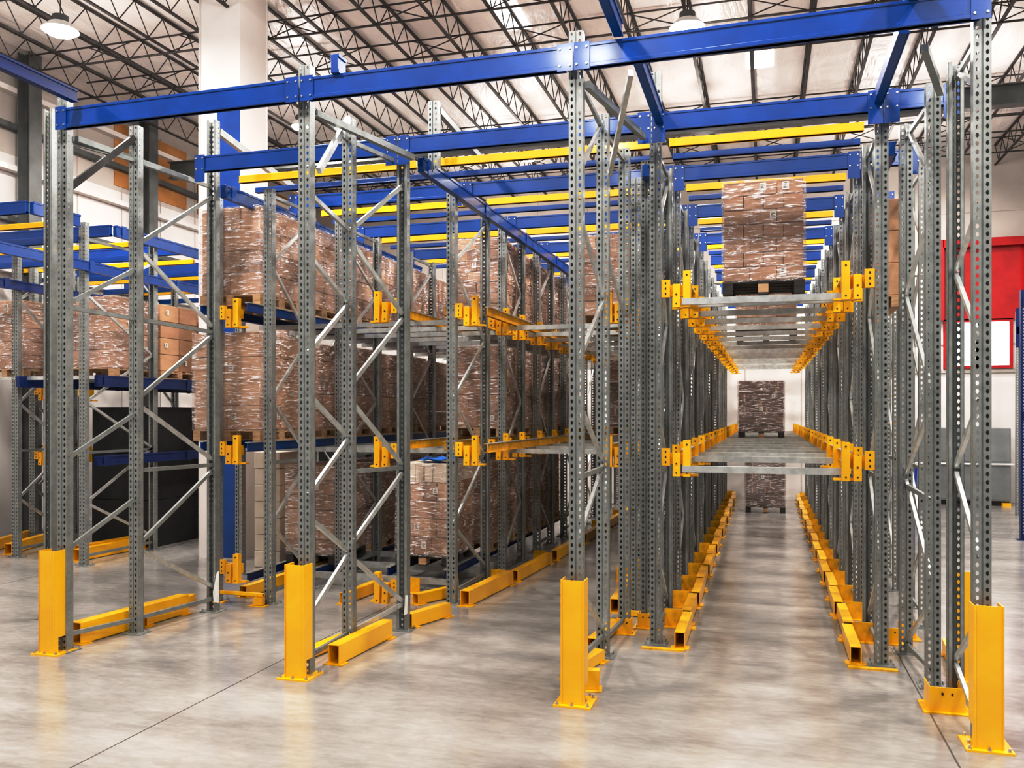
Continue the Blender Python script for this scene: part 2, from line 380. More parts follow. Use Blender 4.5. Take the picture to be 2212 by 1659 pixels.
# lamps
LP = [(-9.3, 9.8, 'bright oval high-bay lamp over the left front corner of the racks'), (-1.03, 12.1, 'bright high-bay lamp hanging just above the front blue top beam'),
      (-8.2, 14.3, 'high-bay lamp seen through the holes of the second galvanised front post'), (-4.7, 17.4, 'small round lamp glowing between the blue top beams in the middle'),
      (-1.1, 16.5, 'lamp glowing against the top yellow beam of the right lane'), (3.4, 16.3, 'white linear lamp by the grey girder at far right'), (2.3, 19.7, 'small lamp above the right racks near the back wall'),
      (-6.2, 19.6, 'small lamp under the roof above the far end of the left lanes'),
      (-5.0, 8.2, 'high-bay lamp above the white building column'), (-9.0, 4.5, None), (-4.6, 3.6, None), (-0.6, 4.6, None), (3.4, 4.2, None), (3.8, 9.5, None), (7.8, 13.0, None), (7.6, 6.0, None), (-2.8, -0.6, None), (2.6, -0.8, None)]
SHOW = 8
for i, (x, y, lb) in enumerate(LP):
    z = 7.25
    if i == 8: z = 7.25
    if lb and i != 8:
        t = thing('high_bay_lamp', lb, 'lamp', (x, y, z), 'high-bay lamps under the roof')
        a = MB(); a.tube((0, 0, 0.20), (0, 0, JZ - z - 0.02), 0.008, STEELD, 6); a.build('hanging_rod', t)
        if i == 5:
            a = MB(); a.box(-0.16, 0.16, -0.05, 0.05, 0.0, 0.06, WHITE); a.build('housing', t)
            a = MB(); a.box(-0.15, 0.15, -0.04, 0.04, -0.012, 0, LAMP); a.build('light_panel', t)
        else:
            big = 0.24 if i < 2 else 0.16
            a = MB(); a.tube((0, 0, 0), (0, 0, 0.10), big, WHITE, 20, big * 0.6); a.tube((0, 0, 0.10), (0, 0, 0.20), big * 0.45, GIRD, 12); a.build('housing', t)
            a = MB(); a.tube((0, 0, -0.045), (0, 0, 0), big * 0.7, LAMP, 20, big * 0.97); a.build('light_lens', t)
    ld = bpy.data.lights.new('lamp_light', 'AREA'); ld.shape = 'DISK'; ld.size = 0.36
    ld.energy = 180; ld.color = (1.0, 0.965, 0.93)
    lo = bpy.data.objects.new('lamp_light', ld); C.objects.link(lo); lo.location = (x, y, z - 0.08)
    ld2 = bpy.data.lights.new('lamp_spill', 'POINT'); ld2.energy = 85 if y > 6 else 45; ld2.shadow_soft_size = 0.25; ld2.color = (1, 0.95, 0.92)
    l2 = bpy.data.objects.new('lamp_spill', ld2); C.objects.link(l2); l2.location = (x, y, z - 0.35)

# white building column with blue panel
t = thing('building_column', 'wide white building column rising behind the top left beams with a blue lower panel', 'column', (-7.55, 10.45, 0))
a = MB(); a.box(0, 0.64, 0, 0.68, 0.0, CZ - 0.005, WALLW); a.build('column_shaft', t)
a = MB(); a.box(0.29, 0.642, -0.012, 0.0, 0.02, 6.2, BLUE); a.build('blue_panel', t)
a = MB(); a.box(-0.01, 0.0, -0.01, 0.68, 0, CZ - 0.01, WHITE); a.box(0.64, 0.65, 0.66, 0.68, 0, CZ - 0.01, WHITE); a.build('edge_trim', t)

# ------------------------------------------------------------------ front portal row + measured frames
PX = [(-5.68, 6.0), (-3.385, 5.97), (-1.27, 5.96), (1.255, 5.87)]
frame('upright_frame', 'galvanised three-post frame behind the leftmost yellow post guard', [(PX[0][0], PX[0][1], 0), (-5.51, 6.66, 0), (-5.37, 7.62, 1)], heights=[4.68, 4.62, 4.98],
      custom=[(0, 3.9, 1, 4.5), (0, 2.93, 1, 3.3), (0, 2.9, 1, 2.86), (1, 2.86, 2, 2.82), (0, 1.62, 1, 1.99), (0, .85, 1, 1.22), (0, .13, 1, .13), (1, .13, 2, .13), (0, 4.3, 1, 4.3), (1, 4.3, 2, 4.28),
              (1, 3.55, 2, 4.18), (1, 3.5, 2, 2.88), (1, 2.14, 2, 2.78), (1, 2.08, 2, 1.54), (1, 1.48, 2, 1.48), (1, .8, 2, 1.42), (1, .76, 2, .26)])
frame('upright_frame', 'galvanised three-post frame behind the second yellow post guard from the left', [(PX[1][0], PX[1][1], 0), (-3.42, 6.75, 0), (-3.225, 7.46, 1)], heights=[4.68, 4.55, 4.38],
      custom=[(0, 3.7, 1, 3.57), (0, 3.22, 1, 2.95), (1, 2.92, 0, 2.47), (0, 2.14, 1, 1.81), (1, 1.78, 0, 1.37), (0, 1.2, 1, .83), (1, .8, 0, .43), (0, .13, 1, .13), (0, 4.36, 1, 4.33), (1, 4.33, 2, 4.30),
              (1, 3.57, 2, 4.1), (1, 3.48, 2, 2.92), (2, 2.87, 1, 2.24), (1, 2.11, 2, 1.53), (1, 1.5, 2, 1.5), (2, 1.45, 1, .87), (1, .77, 2, .27), (2, .24, 1, .13)])
frame('upright_frame', 'galvanised frame behind the yellow post guard left of the open lane', [(PX[2][0], PX[2][1], 0), (-1.29, 7.1, 0), (-1.24, 7.92, 0)], heights=[4.68, 4.45, 4.4],
      custom=[(1, 4.39, 0, 3.68), (0, 3.45, 1, 2.96), (1, 2.91, 0, 2.36), (0, 2.09, 1, 1.62), (0, 1.55, 1, 1.55), (1, 1.57, 0, 1.1), (0, .8, 1, .23), (1, .17, 0, .27), (0, 4.36, 1, 4.33), (1, 4.33, 2, 4.3), (1, 3.4, 2, 2.9), (1, .13, 2, .13)])
frame('upright_frame', 'galvanised frame behind the rightmost yellow post guard', [(PX[3][0], PX[3][1], 0), (1.25, 6.60, 1), (1.17, 6.97, 0), (1.12, 7.91, 0)], heights=[4.9, 4.4, 4.4, 4.4],
      custom=[(1, 4.35, 0, 4.0), (0, 3.28, 1, 2.98), (1, 2.95, 0, 2.45), (0, 2.08, 1, 1.64), (1, 1.59, 0, 1.11), (0, .74, 1, .32), (1, .28, 0, .07), (3, 4.4, 2, 3.72), (2, 3.5, 3, 3.0), (3, 2.97, 2, 2.16), (2, 2.07, 3, 1.5), (3, 1.44, 2, .78), (2, .61, 3, .1), (2, .12, 3, .08), (0, 4.3, 1, 4.3), (2, 4.3, 3, 4.3), (3, 1.4, 2, 1.36)])
frame('upright_frame', 'single dark galvanised post half hidden behind the leftmost guarded post', [(-6.70, 6.9, 1)], H=4.98, braces=False)
frame('upright_frame', 'dark turned galvanised post carrying the front left rail brackets', [(-5.66, 8.1, 1)], H=4.35, braces=False, sides=(1,), levels=(0.2, Z1, Z2))
frame('upright_frame', 'thin galvanised post in front of the stack of beige cartons', [(-6.3, 9.5, 0)], H=4.2, braces=False)
frame('upright_frame', 'galvanised frame hidden behind the second front frame, holding brackets over the empty lane', [(-3.47, 8.05, 0)], H=4.35, braces=False, sides=(-1,), levels=(0.1, Z1, Z2))
# row of frames to the right of the left loads
def row(x, spans, lab, sides, H=4.38, heights0=None, phase=0):
    for i, (a, b) in enumerate(spans):
        frame('upright_frame', '%s galvanised frame from the front, %s' % (ORD[i], lab), [(x, a, 0), (x, b, 1)], H=H, group='upright frames, ' + lab, sides=sides, phase=phase + i,
              heights=[heights0, H] if (i == 0 and heights0) else None)
row(-5.02, [(8.1, 8.95), (9.68, 10.75), (11.85, 12.75), (13.6, 14.5), (15.4, 16.3), (17.2, 18.1), (19.0, 19.9)], 'standing along the left wrapped loads', ())
row(-3.17, [(8.62, 9.75), (10.45, 11.32), (12.15, 13.0), (13.9, 14.8), (15.6, 16.5), (17.35, 18.2), (19.1, 20.0), (20.8, 21.7)], 'right of the middle wrapped loads', (1,))
row(-1.25, [(8.75, 9.65), (10.5, 11.4), (12.25, 13.15), (14.0, 14.9), (15.75, 16.65), (17.5, 18.4), (19.25, 20.15)], 'second line of posts left of the open lane', (-1,))
row(-0.92, [(7.62, 8.52), (9.37, 10.27), (11.12, 12.02), (12.87, 13.77), (14.62, 15.52), (16.37, 17.27), (18.12, 19.02), (19.87, 20.77)], 'left side of the open lane', (1,), heights0=4.95)
row(0.88, [(7.48, 8.38), (9.25, 10.15), (11.0, 11.9), (12.75, 13.65), (14.5, 15.4), (16.25, 17.15), (18.0, 18.9), (19.75, 20.65)], 'right side of the open lane', (-1,), H=4.42)
row(1.42, [(8.9, 9.8), (10.65, 11.55), (12.4, 13.3), (14.15, 15.05), (15.9, 16.8), (17.65, 18.55), (19.4, 20.3)], 'outer right side of the racks', (), H=4.38)
row(-8.62, [(9.45, 10.8), (12.2, 13.1), (13.9, 14.8), (15.6, 16.5)], 'far left rack facing the aisle', (), H=4.5)
row(-10.0, [(9.72, 10.7), (12.2, 13.1), (13.9, 14.8)], 'far left rack next to the wall', (), H=4.3)
frame('upright_frame', 'slim galvanised frame at the left edge standing before the white wall', [(-10.98, 11.0, 0), (-10.98, 11.9, 1)], H=4.3, sides=(1,), levels=(1.2, 2.2))
frame('upright_frame', 'single galvanised post standing in the wide yellow foot socket', [(-1.075, 8.18, 0)], H=4.38, braces=False)
# stub posts above the second beam
for i, (x, y) in enumerate(((-3.02, 7.72), )):
    t = thing('stub_post', 'short galvanised stub post standing up behind the second blue beam', 'post', (x, y, 4.3))
    inst('upright', upr(0.65), t)
    a = MB(); a.bar((0.03, 0.07, 0.58), (0.10, 1.3, 0.40), 0.05, 0.06, GALV); a.build('channel', t)
a = MB(); a.bar((-5.34, 7.70, 4.86), (-5.30, 9.2, 4.62), 0.05, 0.07, GALV); o = a.build('bracing_channel'); tag(o, 'grey bracing channel running back from the top of the tall left post', 'brace')

# ------------------------------------------------------------------ guards
def guard(x, y, label, w=0.165, h=0.86):
    t = thing('post_guard', label, 'post guard', (x, y, 0), 'yellow guards on the front posts')
    a = MB(); q = w / 2
    a.box(-q, q, -0.115, -0.107, 0.012, h, YEL)
    for s in (-1, 1):
        x0, x1 = sorted((s * q, s * (q - 0.008)))
        a.box(x0, x1, -0.107, 0.015, 0.14, h, YEL)
        a.box(x0, x1, -0.107, -0.075, 0.012, 0.14, YEL)
        c0, c1 = sorted((s * q, s * (q - 0.02)))
        a.add([(s * q, -0.107, h), (s * (q - 0.012), -0.119, h), (s * (q - 0.012), -0.119, 0.012), (s * q, -0.107, 0.012)], [(0, 1, 2, 3)], YEL)
    a.build('guard_channel', t)
    a = MB(); a.box(-q - 0.045, q + 0.05, -0.155, 0.10, 0, 0.0125, YEL); gp = a.build('guard_base_plate', t)
    for (bx, by) in ((-q - 0.022, -0.13), (q + 0.025, -0.13), (q + 0.027, 0.07), (0.0, -0.137)):
        a = MB(); a.tube((bx, by, 0.012), (bx, by, 0.018), 0.014, BOLT, 8); a.tube((bx, by, 0.018), (bx, by, 0.034), 0.008, BOLT, 6); a.build('anchor_bolt', gp)
guard(PX[0][0] - 0.045, PX[0][1], 'yellow steel post guard on the leftmost front post')
guard(PX[1][0] - 0.02, PX[1][1], 'yellow steel post guard on the second front post, beside a long floor rail')
guard(PX[2][0], PX[2][1], 'yellow steel post guard left of the open lane, bolted base in the centre foreground')
guard(PX[3][0] + 0.01, PX[3][1], 'yellow steel post guard nearest the camera at right')

# ------------------------------------------------------------------ top beams
def cross_beam(x0, x1, y, z, h, mat, label, group, cat='beam', d=0.06, ends=True, name='rack_beam', dy=0.0, drop=0.0):
    t = thing(name, label, cat, (x0, y, z), group, rz=math.atan2(dy, x1 - x0)); L = math.hypot(x1 - x0, dy)
    a = MB()
    a.box(0.0, L, -d, -d + 0.045, 0.0, h, mat, 0.004)
    a.box(0.0, L, -d - 0.006, 0.0, 0.0, h * 0.18, mat, 0.003)
    if h > 0.1: a.box(0.0, L, -d - 0.006, 0.0, h * 0.86, h, mat, 0.003)
    a.build('beam_body', t)
    if ends:
        for ex in (0.0, L):
            a = MB(); a.box(ex - 0.055, ex + 0.055, -d - 0.012, -d - 0.006, -0.012 - drop, h + 0.012, mat)
            ec = a.build('end_connector', t)
            for bx in (-0.035, 0.035):
                for bz in (h * 0.15, h * 0.85):
                    b = MB(); b.bolt((ex + bx, -d - 0.012, bz), (0, -1, 0), 0.008); b.build('bolt', ec)
    return t
FB = 4.368
for i in range(3):
    (xa, ya), (xb, yb) = PX[i], PX[i + 1]
    cross_beam(xa + 0.06, xb - 0.06 if i < 2 else xb - 0.02, (ya) - 0.005, FB, 0.165, BLUE, ['long blue front top beam between the first and second guarded posts', 'long blue front top beam between the second and third guarded posts',
               'long blue front top beam over the open lane at right'][i], 'front top beams', dy=(yb - ya))
    if i > 0:   # short splice over the post
        pass
ZB = 4.362
spans = [(-5.37, -3.22, 'left'), (-3.22, -0.92, 'middle'), (-0.92, 0.88, 'right'), (0.88, 1.42, 'short right')]
yb = 7.42; k = 0
while yb < 21.5:
    for (a0, a1, nm) in spans:
        z = ZB + (0.03 if k else 0)
        cross_beam(a0 + 0.06, a1 - 0.06, yb, z, 0.15, BLUE, 'blue top beam of the %s bay, %s row behind the front beam' % (nm, ORD[k]), 'blue top beams of the ' + nm + ' bay', ends=(k < 4), drop=0.09)
        if a1 - a0 > 1:
            cross_beam(a0 + 0.08, a1 - 0.08, yb + 0.62, z + 0.045, 0.075, YEL, 'yellow top channel of the %s bay, %s from the front' % (nm, ORD[k]), 'yellow top channels of the ' + nm + ' bay', ends=False, name='top_channel', cat='channel')
            cross_beam(a0 + 0.08, a1 - 0.08, yb + 0.92, z + 0.015, 0.055, BLUE, 'thin blue top rail of the %s bay, %s from the front' % (nm, ORD[k]), 'thin blue top rails of the ' + nm + ' bay', ends=False, name='top_rail', cat='rail')
    if k == 2:
        pass
    yb += 1.765; k += 1
# depth running beams
def depth_beam(x, y0, y1, z, h, mat, label, seg=None, name='runner_beam', cat='beam'):
    t = thing(name, label, cat, (x, y0, z)); L = y1 - y0
    a = MB(); a.box(-0.03, 0.03, 0, L, 0, h, mat, 0.004); a.box(0.03, 0.038, 0, L, 0, h * 0.16, mat); a.box(0.03, 0.038, 0, L, h * 0.84, h, mat); a.build('beam_body', t)
    n = int(L / 1.75)
    for i in range(n):
        a = MB(); a.box(0.03, 0.042, i * 1.75 + 0.1, i * 1.75 + 0.18, -0.01, h + 0.01, mat); a.build('splice_plate', t)
    return t
depth_beam(-5.30, 7.72, 13.0, 4.19, 0.135, BLUE, 'blue runner beam passing back above the left wrapped loads')
depth_beam(-3.08, 7.56, 17.0, 4.24, 0.135, BLUE, 'blue runner beam passing back from the second front frame')
depth_beam(-0.96, 1.6, 5.86, 4.535, 0.10, BLUE, 'blue runner beam overhead in front of the third guarded post')
depth_beam(-0.86, 6.05, 7.36, 4.42, 0.12, BLUE, 'blue runner beam joining the front beam to the second beam left of the open lane')
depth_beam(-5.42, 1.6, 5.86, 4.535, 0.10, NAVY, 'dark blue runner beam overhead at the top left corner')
depth_beam(-3.08, 5.87, 6.0, 4.530, 0.14, BLUE, 'short blue stub on top of the front beam beside the second guarded post', name='beam_stub')
depth_beam(0.86, 5.4, 6.0, 4.530, 0.14, BLUE, 'short blue stub on top of the front beam near the right guarded post', name='beam_stub')
depth_beam(0.84, 6.05, 7.36, 4.42, 0.10, BLUE, 'blue runner beam joining the front beam to the second beam right of the open lane')
depth_beam(1.02, 8.0, 20.5, 4.18, 0.12, BLUE, 'blue runner beam passing back above the right side of the open lane')
depth_beam(-1.06, 8.0, 20.5, 4.16, 0.11, BLUE, 'blue runner beam passing back above the left side of the open lane')
for i, (xa, ya, xb, yb_) in enumerate(((-3.36, 6.1, -3.05, 7.3), (-1.22, 6.1, -0.98, 7.3), (0.97, 6.09, 1.20, 6.88), (-5.62, 6.1, -5.45, 7.4))):
    a = MB(); a.bar((xa, ya, 4.33), (xb, yb_, 4.30), 0.045, 0.05, GALV); o = a.build('tie_channel')
    tag(o, 'grey tie channel running back under the front beam from the %s guarded post' % ['second', 'third', 'rightmost', 'leftmost'][i], 'tie bar')
for i, (p, q) in enumerate((((-3.31, 6.06, 3.87), (-3.33, 6.6, 4.45)), ((-1.22, 7.05, 3.95), (-0.90, 6.05, 4.36)))):
    a = MB(); a.bar(p, q, 0.035, 0.05, GALVL); o = a.build('knee_brace'); tag(o, 'bright galvanised knee brace under the front beam at the %s guarded post' % ['second', 'third', 'rightmost'][i], 'brace')

# far left rack tops
for i, yy in enumerate((8.5, 9.9, 11.35, 12.8, 14.3)):
    cross_beam(-12.0 if i else -12.0, -8.52, yy, 4.40, 0.15, BLUE, '%s blue top beam of the far left rack, counted from the front' % ORD[i], 'blue top beams of the far left rack', ends=False)
    cross_beam(-12.0, -8.62 - 0.06, yy + 0.55, 4.36, 0.07, YEL, '%s yellow top channel of the far left rack, counted from the front' % ORD[i], 'yellow top channels of the far left rack', ends=False, name='top_channel', cat='channel')
    cross_beam(-12.0, -8.66, yy + 0.95, 4.24, 0.09, BLUE, '%s lower blue cross beam of the far left rack, counted from the front' % ORD[i], 'lower blue cross beams of the far left rack', ends=False)
depth_beam(-8.49, 8.5, 9.25, 4.40, 0.15, BLUE, 'blue end runner at the front corner of the far left rack')
depth_beam(-8.49, 9.9, 16.0, 4.40, 0.15, BLUE, 'blue upper runner beam along the far left rack')
depth_beam(-8.53, 7.6, 17.0, 3.86, 0.13, BLUE, 'blue middle runner beam along the far left rack')
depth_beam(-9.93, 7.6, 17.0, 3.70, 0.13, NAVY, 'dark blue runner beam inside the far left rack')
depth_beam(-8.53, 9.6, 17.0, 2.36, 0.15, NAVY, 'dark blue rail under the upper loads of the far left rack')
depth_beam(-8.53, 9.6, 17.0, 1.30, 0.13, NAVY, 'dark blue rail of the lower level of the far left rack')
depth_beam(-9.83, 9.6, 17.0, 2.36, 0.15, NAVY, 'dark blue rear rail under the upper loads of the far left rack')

# ------------------------------------------------------------------ level rails and cross bars
def rail(x, y0, y1, z, label, mat=GALV, h=0.10, web=None):
    t = thing('pallet_rail', label, 'rail', (x, y0, z)); L = y1 - y0
    a = MB(); a.box(-0.03, 0.03, 0, L, h - 0.008, h, GALVL); a.build('top_flange', t)
    a = MB(); a.box(-0.006, 0.006, 0, L, 0, h - 0.008, web or mat); a.box(-0.025, 0.025, 0, L, 0, 0.006, mat); a.build('rail_web', t)
RT = {1: 1.60, 2: 3.06}
for lv, nm in ((1, 'lower'), (2, 'upper')):
    rail(-5.80, 8.05, 20.5, RT[lv], 'left rail under the %s left wrapped loads' % nm, BLUE)
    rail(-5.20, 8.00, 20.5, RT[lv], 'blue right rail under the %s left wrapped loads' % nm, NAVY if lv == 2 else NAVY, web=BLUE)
    rail(-3.86, 8.9, 20.5, RT[lv], 'left rail under the %s middle wrapped loads' % nm, YELW)
    rail(-3.34, 8.9, 20.5, RT[lv], 'right rail under the %s middle wrapped loads' % nm, YELW)
    rail(-2.86, 8.9, 20.5, RT[lv] - 0.02, '%s rail on the brackets at the left of the third lane' % nm, YELW)
    rail(-1.58, 8.9, 20.5, RT[lv] - 0.02, '%s rail on the brackets at the right of the third lane' % nm, YELW)
    rail(-0.68, 7.66, 21.2, RT[lv] - 0.01, '%s galvanised rail behind the brackets at the left of the open lane' % nm, YELW)
    rail(0.64, 7.54, 21.2, RT[lv] - 0.01, '%s galvanised rail behind the brackets at the right of the open lane' % nm, YELW)
def crossbar(x0, x1, y, z, label, group, h=0.055, dy=0):
    o = MB(); o.bar((x0, y, z), (x1, y + dy, z), 0.05, h, GALVL); q = o.build('cross_bar'); tag(q, label, 'cross bar', group)
for lv, nm in ((1, 'lower'), (2, 'upper')):
    zb = 1.57 if lv == 1 else 3.035
    for i in range(17):
        y = 7.55 + 0.82 * i + (0.10 if i else 0)
        crossbar(-0.69, 0.65, y if i else 7.60, zb - (0.045 if lv == 1 else 0.08) if i == 0 else zb, '%s galvanised cross bar from the front on the %s level of the open lane' % (ORD[i], nm), 'cross bars on the %s level of the open lane' % nm)
    for i in range(16):
        crossbar(-5.9, -3.28, 9.35 + 0.7 * i, (1.574 if lv == 1 else 3.035), '%s galvanised cross bar under the left and middle loads on the %s level' % (ORD[i], nm), 'cross bars on the %s level under the loads' % nm)
    for i in range(12):
        crossbar(-2.95, -1.45, 10.0 + 0.9 * i, (1.555 if lv == 1 else 3.015), '%s galvanised cross bar on the %s level of the third lane' % (ORD[i], nm), 'cross bars on the %s level of the third lane' % nm)
# floor level cross bars of the second lane
for i in range(3):
    crossbar(-5.3, -3.3, 9.2 + 0.8 * i, 0.115, '%s low galvanised cross bar just above the floor of the second lane' % ORD[i], 'low cross bars of the second lane', h=0.07)
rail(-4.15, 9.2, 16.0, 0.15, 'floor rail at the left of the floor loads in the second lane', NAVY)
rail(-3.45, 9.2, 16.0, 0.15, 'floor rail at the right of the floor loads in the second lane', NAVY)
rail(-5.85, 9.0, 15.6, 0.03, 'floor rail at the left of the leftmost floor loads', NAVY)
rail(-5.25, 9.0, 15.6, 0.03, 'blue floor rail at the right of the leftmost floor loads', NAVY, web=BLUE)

# ------------------------------------------------------------------ yellow floor guide rails
def guide(p0, p1, label, w=0.085, h=0.14, group=None, foot=True, arm=0, z0=0.005):
    p0 = Vector((*p0, 0)); p1 = Vector((*p1, 0)); L = (p1 - p0).length
    t = thing('floor_guide_rail', label, 'floor rail', p0, group, rz=math.atan2(p1.y - p0.y, p1.x - p0.x))
    a = MB(); q = w / 2; th = 0.006
    a.box(0, L, -q, q, z0 + h - th, z0 + h, YEL); a.box(0, L, -q, -q + th, z0 + 0.0, z0 + h - th, YEL); a.box(0, L, q - th, q, z0, z0 + h - th, YEL)
    a.box(0, L, -q, q, z0, z0 + th, YELW); a.build('rail_channel', t)
    if foot:
        a = MB(); a.box(-0.02, 0.10, -q - 0.035, q + 0.035, 0, 0.008, YELW); a.build('end_foot', t)
        a = MB(); a.box(L - 0.10, L + 0.02, -q - 0.035, q + 0.035, 0, 0.008, YELW); a.build('end_foot', t)
    if arm:
        s = arm
        a = MB(); y0, y1 = sorted((s * q, s * (q + 0.17))); a.box(L - 0.03, L - 0.018, y0, y1, 0.008, 0.17, YELW)
        a.box(L - 0.09, L + 0.03, y0, y1, 0.0, 0.008, YELW); a.build('end_plate', t)
    return t
guide((-5.74, 6.22), (-5.60, 7.50), 'long yellow floor rail behind the leftmost guarded post', w=0.12, h=0.185)
guide((-5.60, 6.9), (-5.80, 7.9), 'second yellow floor rail lying left of the front left frame', h=0.10)
guide((-3.30, 6.28), (-3.25, 7.20), 'short heavy yellow floor rail beside the second guarded post', w=0.10, h=0.155)
guide((-3.62, 6.3), (-3.52, 7.0), 'low yellow floor rail left of the second guarded post', w=0.11, h=0.07)
guide((-3.20, 7.56), (-3.02, 8.12), 'short yellow floor rail right behind the second front frame', h=0.13)
guide((-2.995, 8.56), (-2.885, 9.82), 'yellow floor rail with a small square sticker, left side of the third lane', w=0.10, h=0.16, arm=1)
guide((-2.86, 9.95), (-2.78, 11.35), 'yellow floor rail next in line behind the rail with the square sticker', arm=1)
a = MB(); a.box(-2.895, -2.889, 9.12, 9.15, 0.07, 0.10, WHITE)
pts = [(-2.76, 11.5), (-2.70, 13.2), (-2.66, 14.9), (-2.60, 16.6), (-2.56, 18.3), (-2.52, 20.0)]
for i in range(5): guide((pts[i][0], pts[i][1] + 0.05), (pts[i + 1][0], pts[i + 1][1] - 0.05), '%s far yellow floor rail on the left side of the third lane' % ORD[i], arm=1)
guide((-3.52, 8.50), (-3.30, 8.98), 'short skewed yellow floor rail left of the sticker rail', h=0.11)
guide((-5.60, 8.05), (-5.02, 8.02), 'low yellow bar crossing in front of the dark turned post', w=0.05, h=0.035, z0=0.09)
a = MB()
t = thing('rail_foot', 'yellow foot block at the right end of the low crossing bar', 'rail foot', (-5.06, 8.0, 0))
a.box(-0.09, 0.09, -0.07, 0.07, 0, 0.008, YELW); a.box(-0.05, 0.05, -0.03, 0.03, 0.008, 0.088, YEL); a.build('foot_block', t)
guide((-5.45, 8.30), (-5.42, 9.5), 'yellow floor rail at the left side of the second lane behind the foot block', h=0.12)
guide((-5.44, 9.6), (-5.42, 11.2), 'yellow floor rail further back at the left side of the second lane', h=0.12)
guide((-4.25, 8.3), (-4.2, 9.1), 'short yellow floor rail between the two front frames at mid left', h=0.12)
guide((-3.98, 8.6), (-3.9, 9.1), 'short yellow floor rail before the tilted floor load', h=0.12, arm=-1)
guide((-1.42, 6.22), (-1.16, 6.26), 'short yellow cross rail behind the third guarded post', h=0.14)
guide((-1.42, 6.45), (-1.30, 7.0), 'yellow floor rail between the posts behind the third guard', w=0.10, h=0.09)
guide((-1.42, 7.35), (-1.34, 8.1), 'yellow floor rail with a slanted end on the right of the third lane', w=0.10, h=0.08)
guide((-1.46, 8.7), (-1.50, 10.4), 'dark topped yellow floor rail on the right of the third lane', arm=1)
guide((-1.52, 10.6), (-1.52, 12.4), 'yellow floor rail further back on the right of the third lane')
guide((-1.38, 8.62), (-1.05, 8.60), 'yellow angle bar linking posts left of the open lane', w=0.05, h=0.05, foot=False)
y = 7.52
for i in range(16):
    dx = 0.018 * (i % 2)
    Ls = 0.80
    guide((-0.705 - dx, y), (-0.705 - dx, y + Ls), '%s yellow floor rail from the front on the left side of the open lane' % ORD[i], group='floor rails left of the open lane', arm=1)
    guide((0.685 + dx, y - 0.08), (0.685 + dx, y - 0.08 + Ls), '%s yellow floor rail from the front on the right side of the open lane' % ORD[i], group='floor rails right of the open lane', arm=-1)
    y += 0.87
for s, x in ((1, -0.92), (-1, 0.88)):
    t = thing('foot_plate', 'flat yellow plate under the first post %s of the open lane' % ('left' if s > 0 else 'right'), 'plate', (x, 7.5 if s > 0 else 7.38, 0))
    a = MB(); x0, x1 = sorted((-s * 0.1, s * 0.26)); a.box(x0, x1, -0.06, 0.0, 0.0, 0.012, YELW); a.build('plate', t)
# yellow sockets at post feet
def socket(x, y, label, w=0.13, h=0.14, d=0.11):
    t = thing('post_socket', label, 'post foot', (x, y, 0))
    a = MB(); a.box(-w / 2, w / 2, -0.012, 0.0, 0.01, h, YEL); a.box(-w / 2, -w / 2 + 0.008, 0, d, 0.01, h, YEL); a.box(w / 2 - 0.008, w / 2, 0, d, 0.01, h, YEL)
    for q in (-0.03, 0.03): a.box(q - 0.006, q + 0.006, -0.014, -0.012, h * 0.7, h * 0.8, HOLE)
    a.build('socket_shell', t)
    a = MB(); a.box(-w / 2 - 0.04, w / 2 + 0.04, -0.05, d + 0.02, 0, 0.010, YELW); a.build('socket_base', t)
socket(-1.24, 7.90, 'yellow foot socket on the thin post left of the open lane')
socket(-1.07, 8.16, 'wide yellow foot socket beside the left posts of the open lane', w=0.16)
socket(1.04, 8.2, 'yellow foot socket behind the right front post of the open lane', w=0.16)
socket(1.2, 8.4, 'second yellow foot socket outside the right posts of the open lane')
socket(1.16, 6.42, 'yellow box foot behind the rightmost post guard', w=0.22, h=0.17, d=0.2)
t = thing('floor_guide_rail', 'tall yellow guard angle standing behind the rightmost post guard', 'guard', (1.42, 7.2, 0))
a = MB(); a.box(-0.05, 0.05, 0, 0.01, 0.01, 0.82, YEL); a.box(-0.05, -0.042, 0.01, 0.1, 0.01, 0.82, YEL); a.box(-0.09, 0.09, -0.05, 0.13, 0, 0.01, YELW); a.build('angle', t)
guide((1.45, 8.0), (1.40, 7.3), 'brown shaded yellow floor rail right of the right frame', h=0.12)
guide((-8.95, 9.7), (-8.9, 10.95), 'yellow floor rail of the far left rack nearest the camera', w=0.12, h=0.16)
guide((-9.2, 10.0), (-9.1, 11.0), 'second yellow floor rail of the far left rack behind the first', w=0.12, h=0.16)
guide((-9.3, 11.75), (-9.12, 13.2), 'deeper yellow floor rail of the far left rack', w=0.12, h=0.16)
guide((-9.55, 11.9), (-9.42, 13.3), 'deepest yellow floor rail of the far left rack', w=0.12, h=0.14)
guide((-10.3, 9.9), (-10.7, 11.1), 'yellow floor rail at the left edge of the picture', w=0.10, h=0.15)
guide((-10.7, 9.8), (-11.2, 11.2), 'second yellow floor rail at the left edge by the white wall', w=0.10, h=0.15)
# paper tag on the rear left post
a = MB(); a.add([(-5.335, 7.612, 0.10), (-5.275, 7.612, 0.10), (-5.275, 7.612, 0.42), (-5.30, 7.612, 0.40), (-5.345, 7.612, 0.2)], [(0, 1, 2, 3, 4)], WHITE); o = a.build('paper_tag')
tag(o, 'torn white paper tag stuck to the foot of the rear left post', 'tag')
a = MB(); a.add([(-3.20, 7.45, 0.14), (-3.165, 7.45, 0.16), (-3.16, 7.45, 0.33), (-3.185, 7.45, 0.33)], [(0, 1, 2, 3)], WHITE); o = a.build('paper_tag')
tag(o, 'folded white strap end on the rear post of the second frame', 'tag')

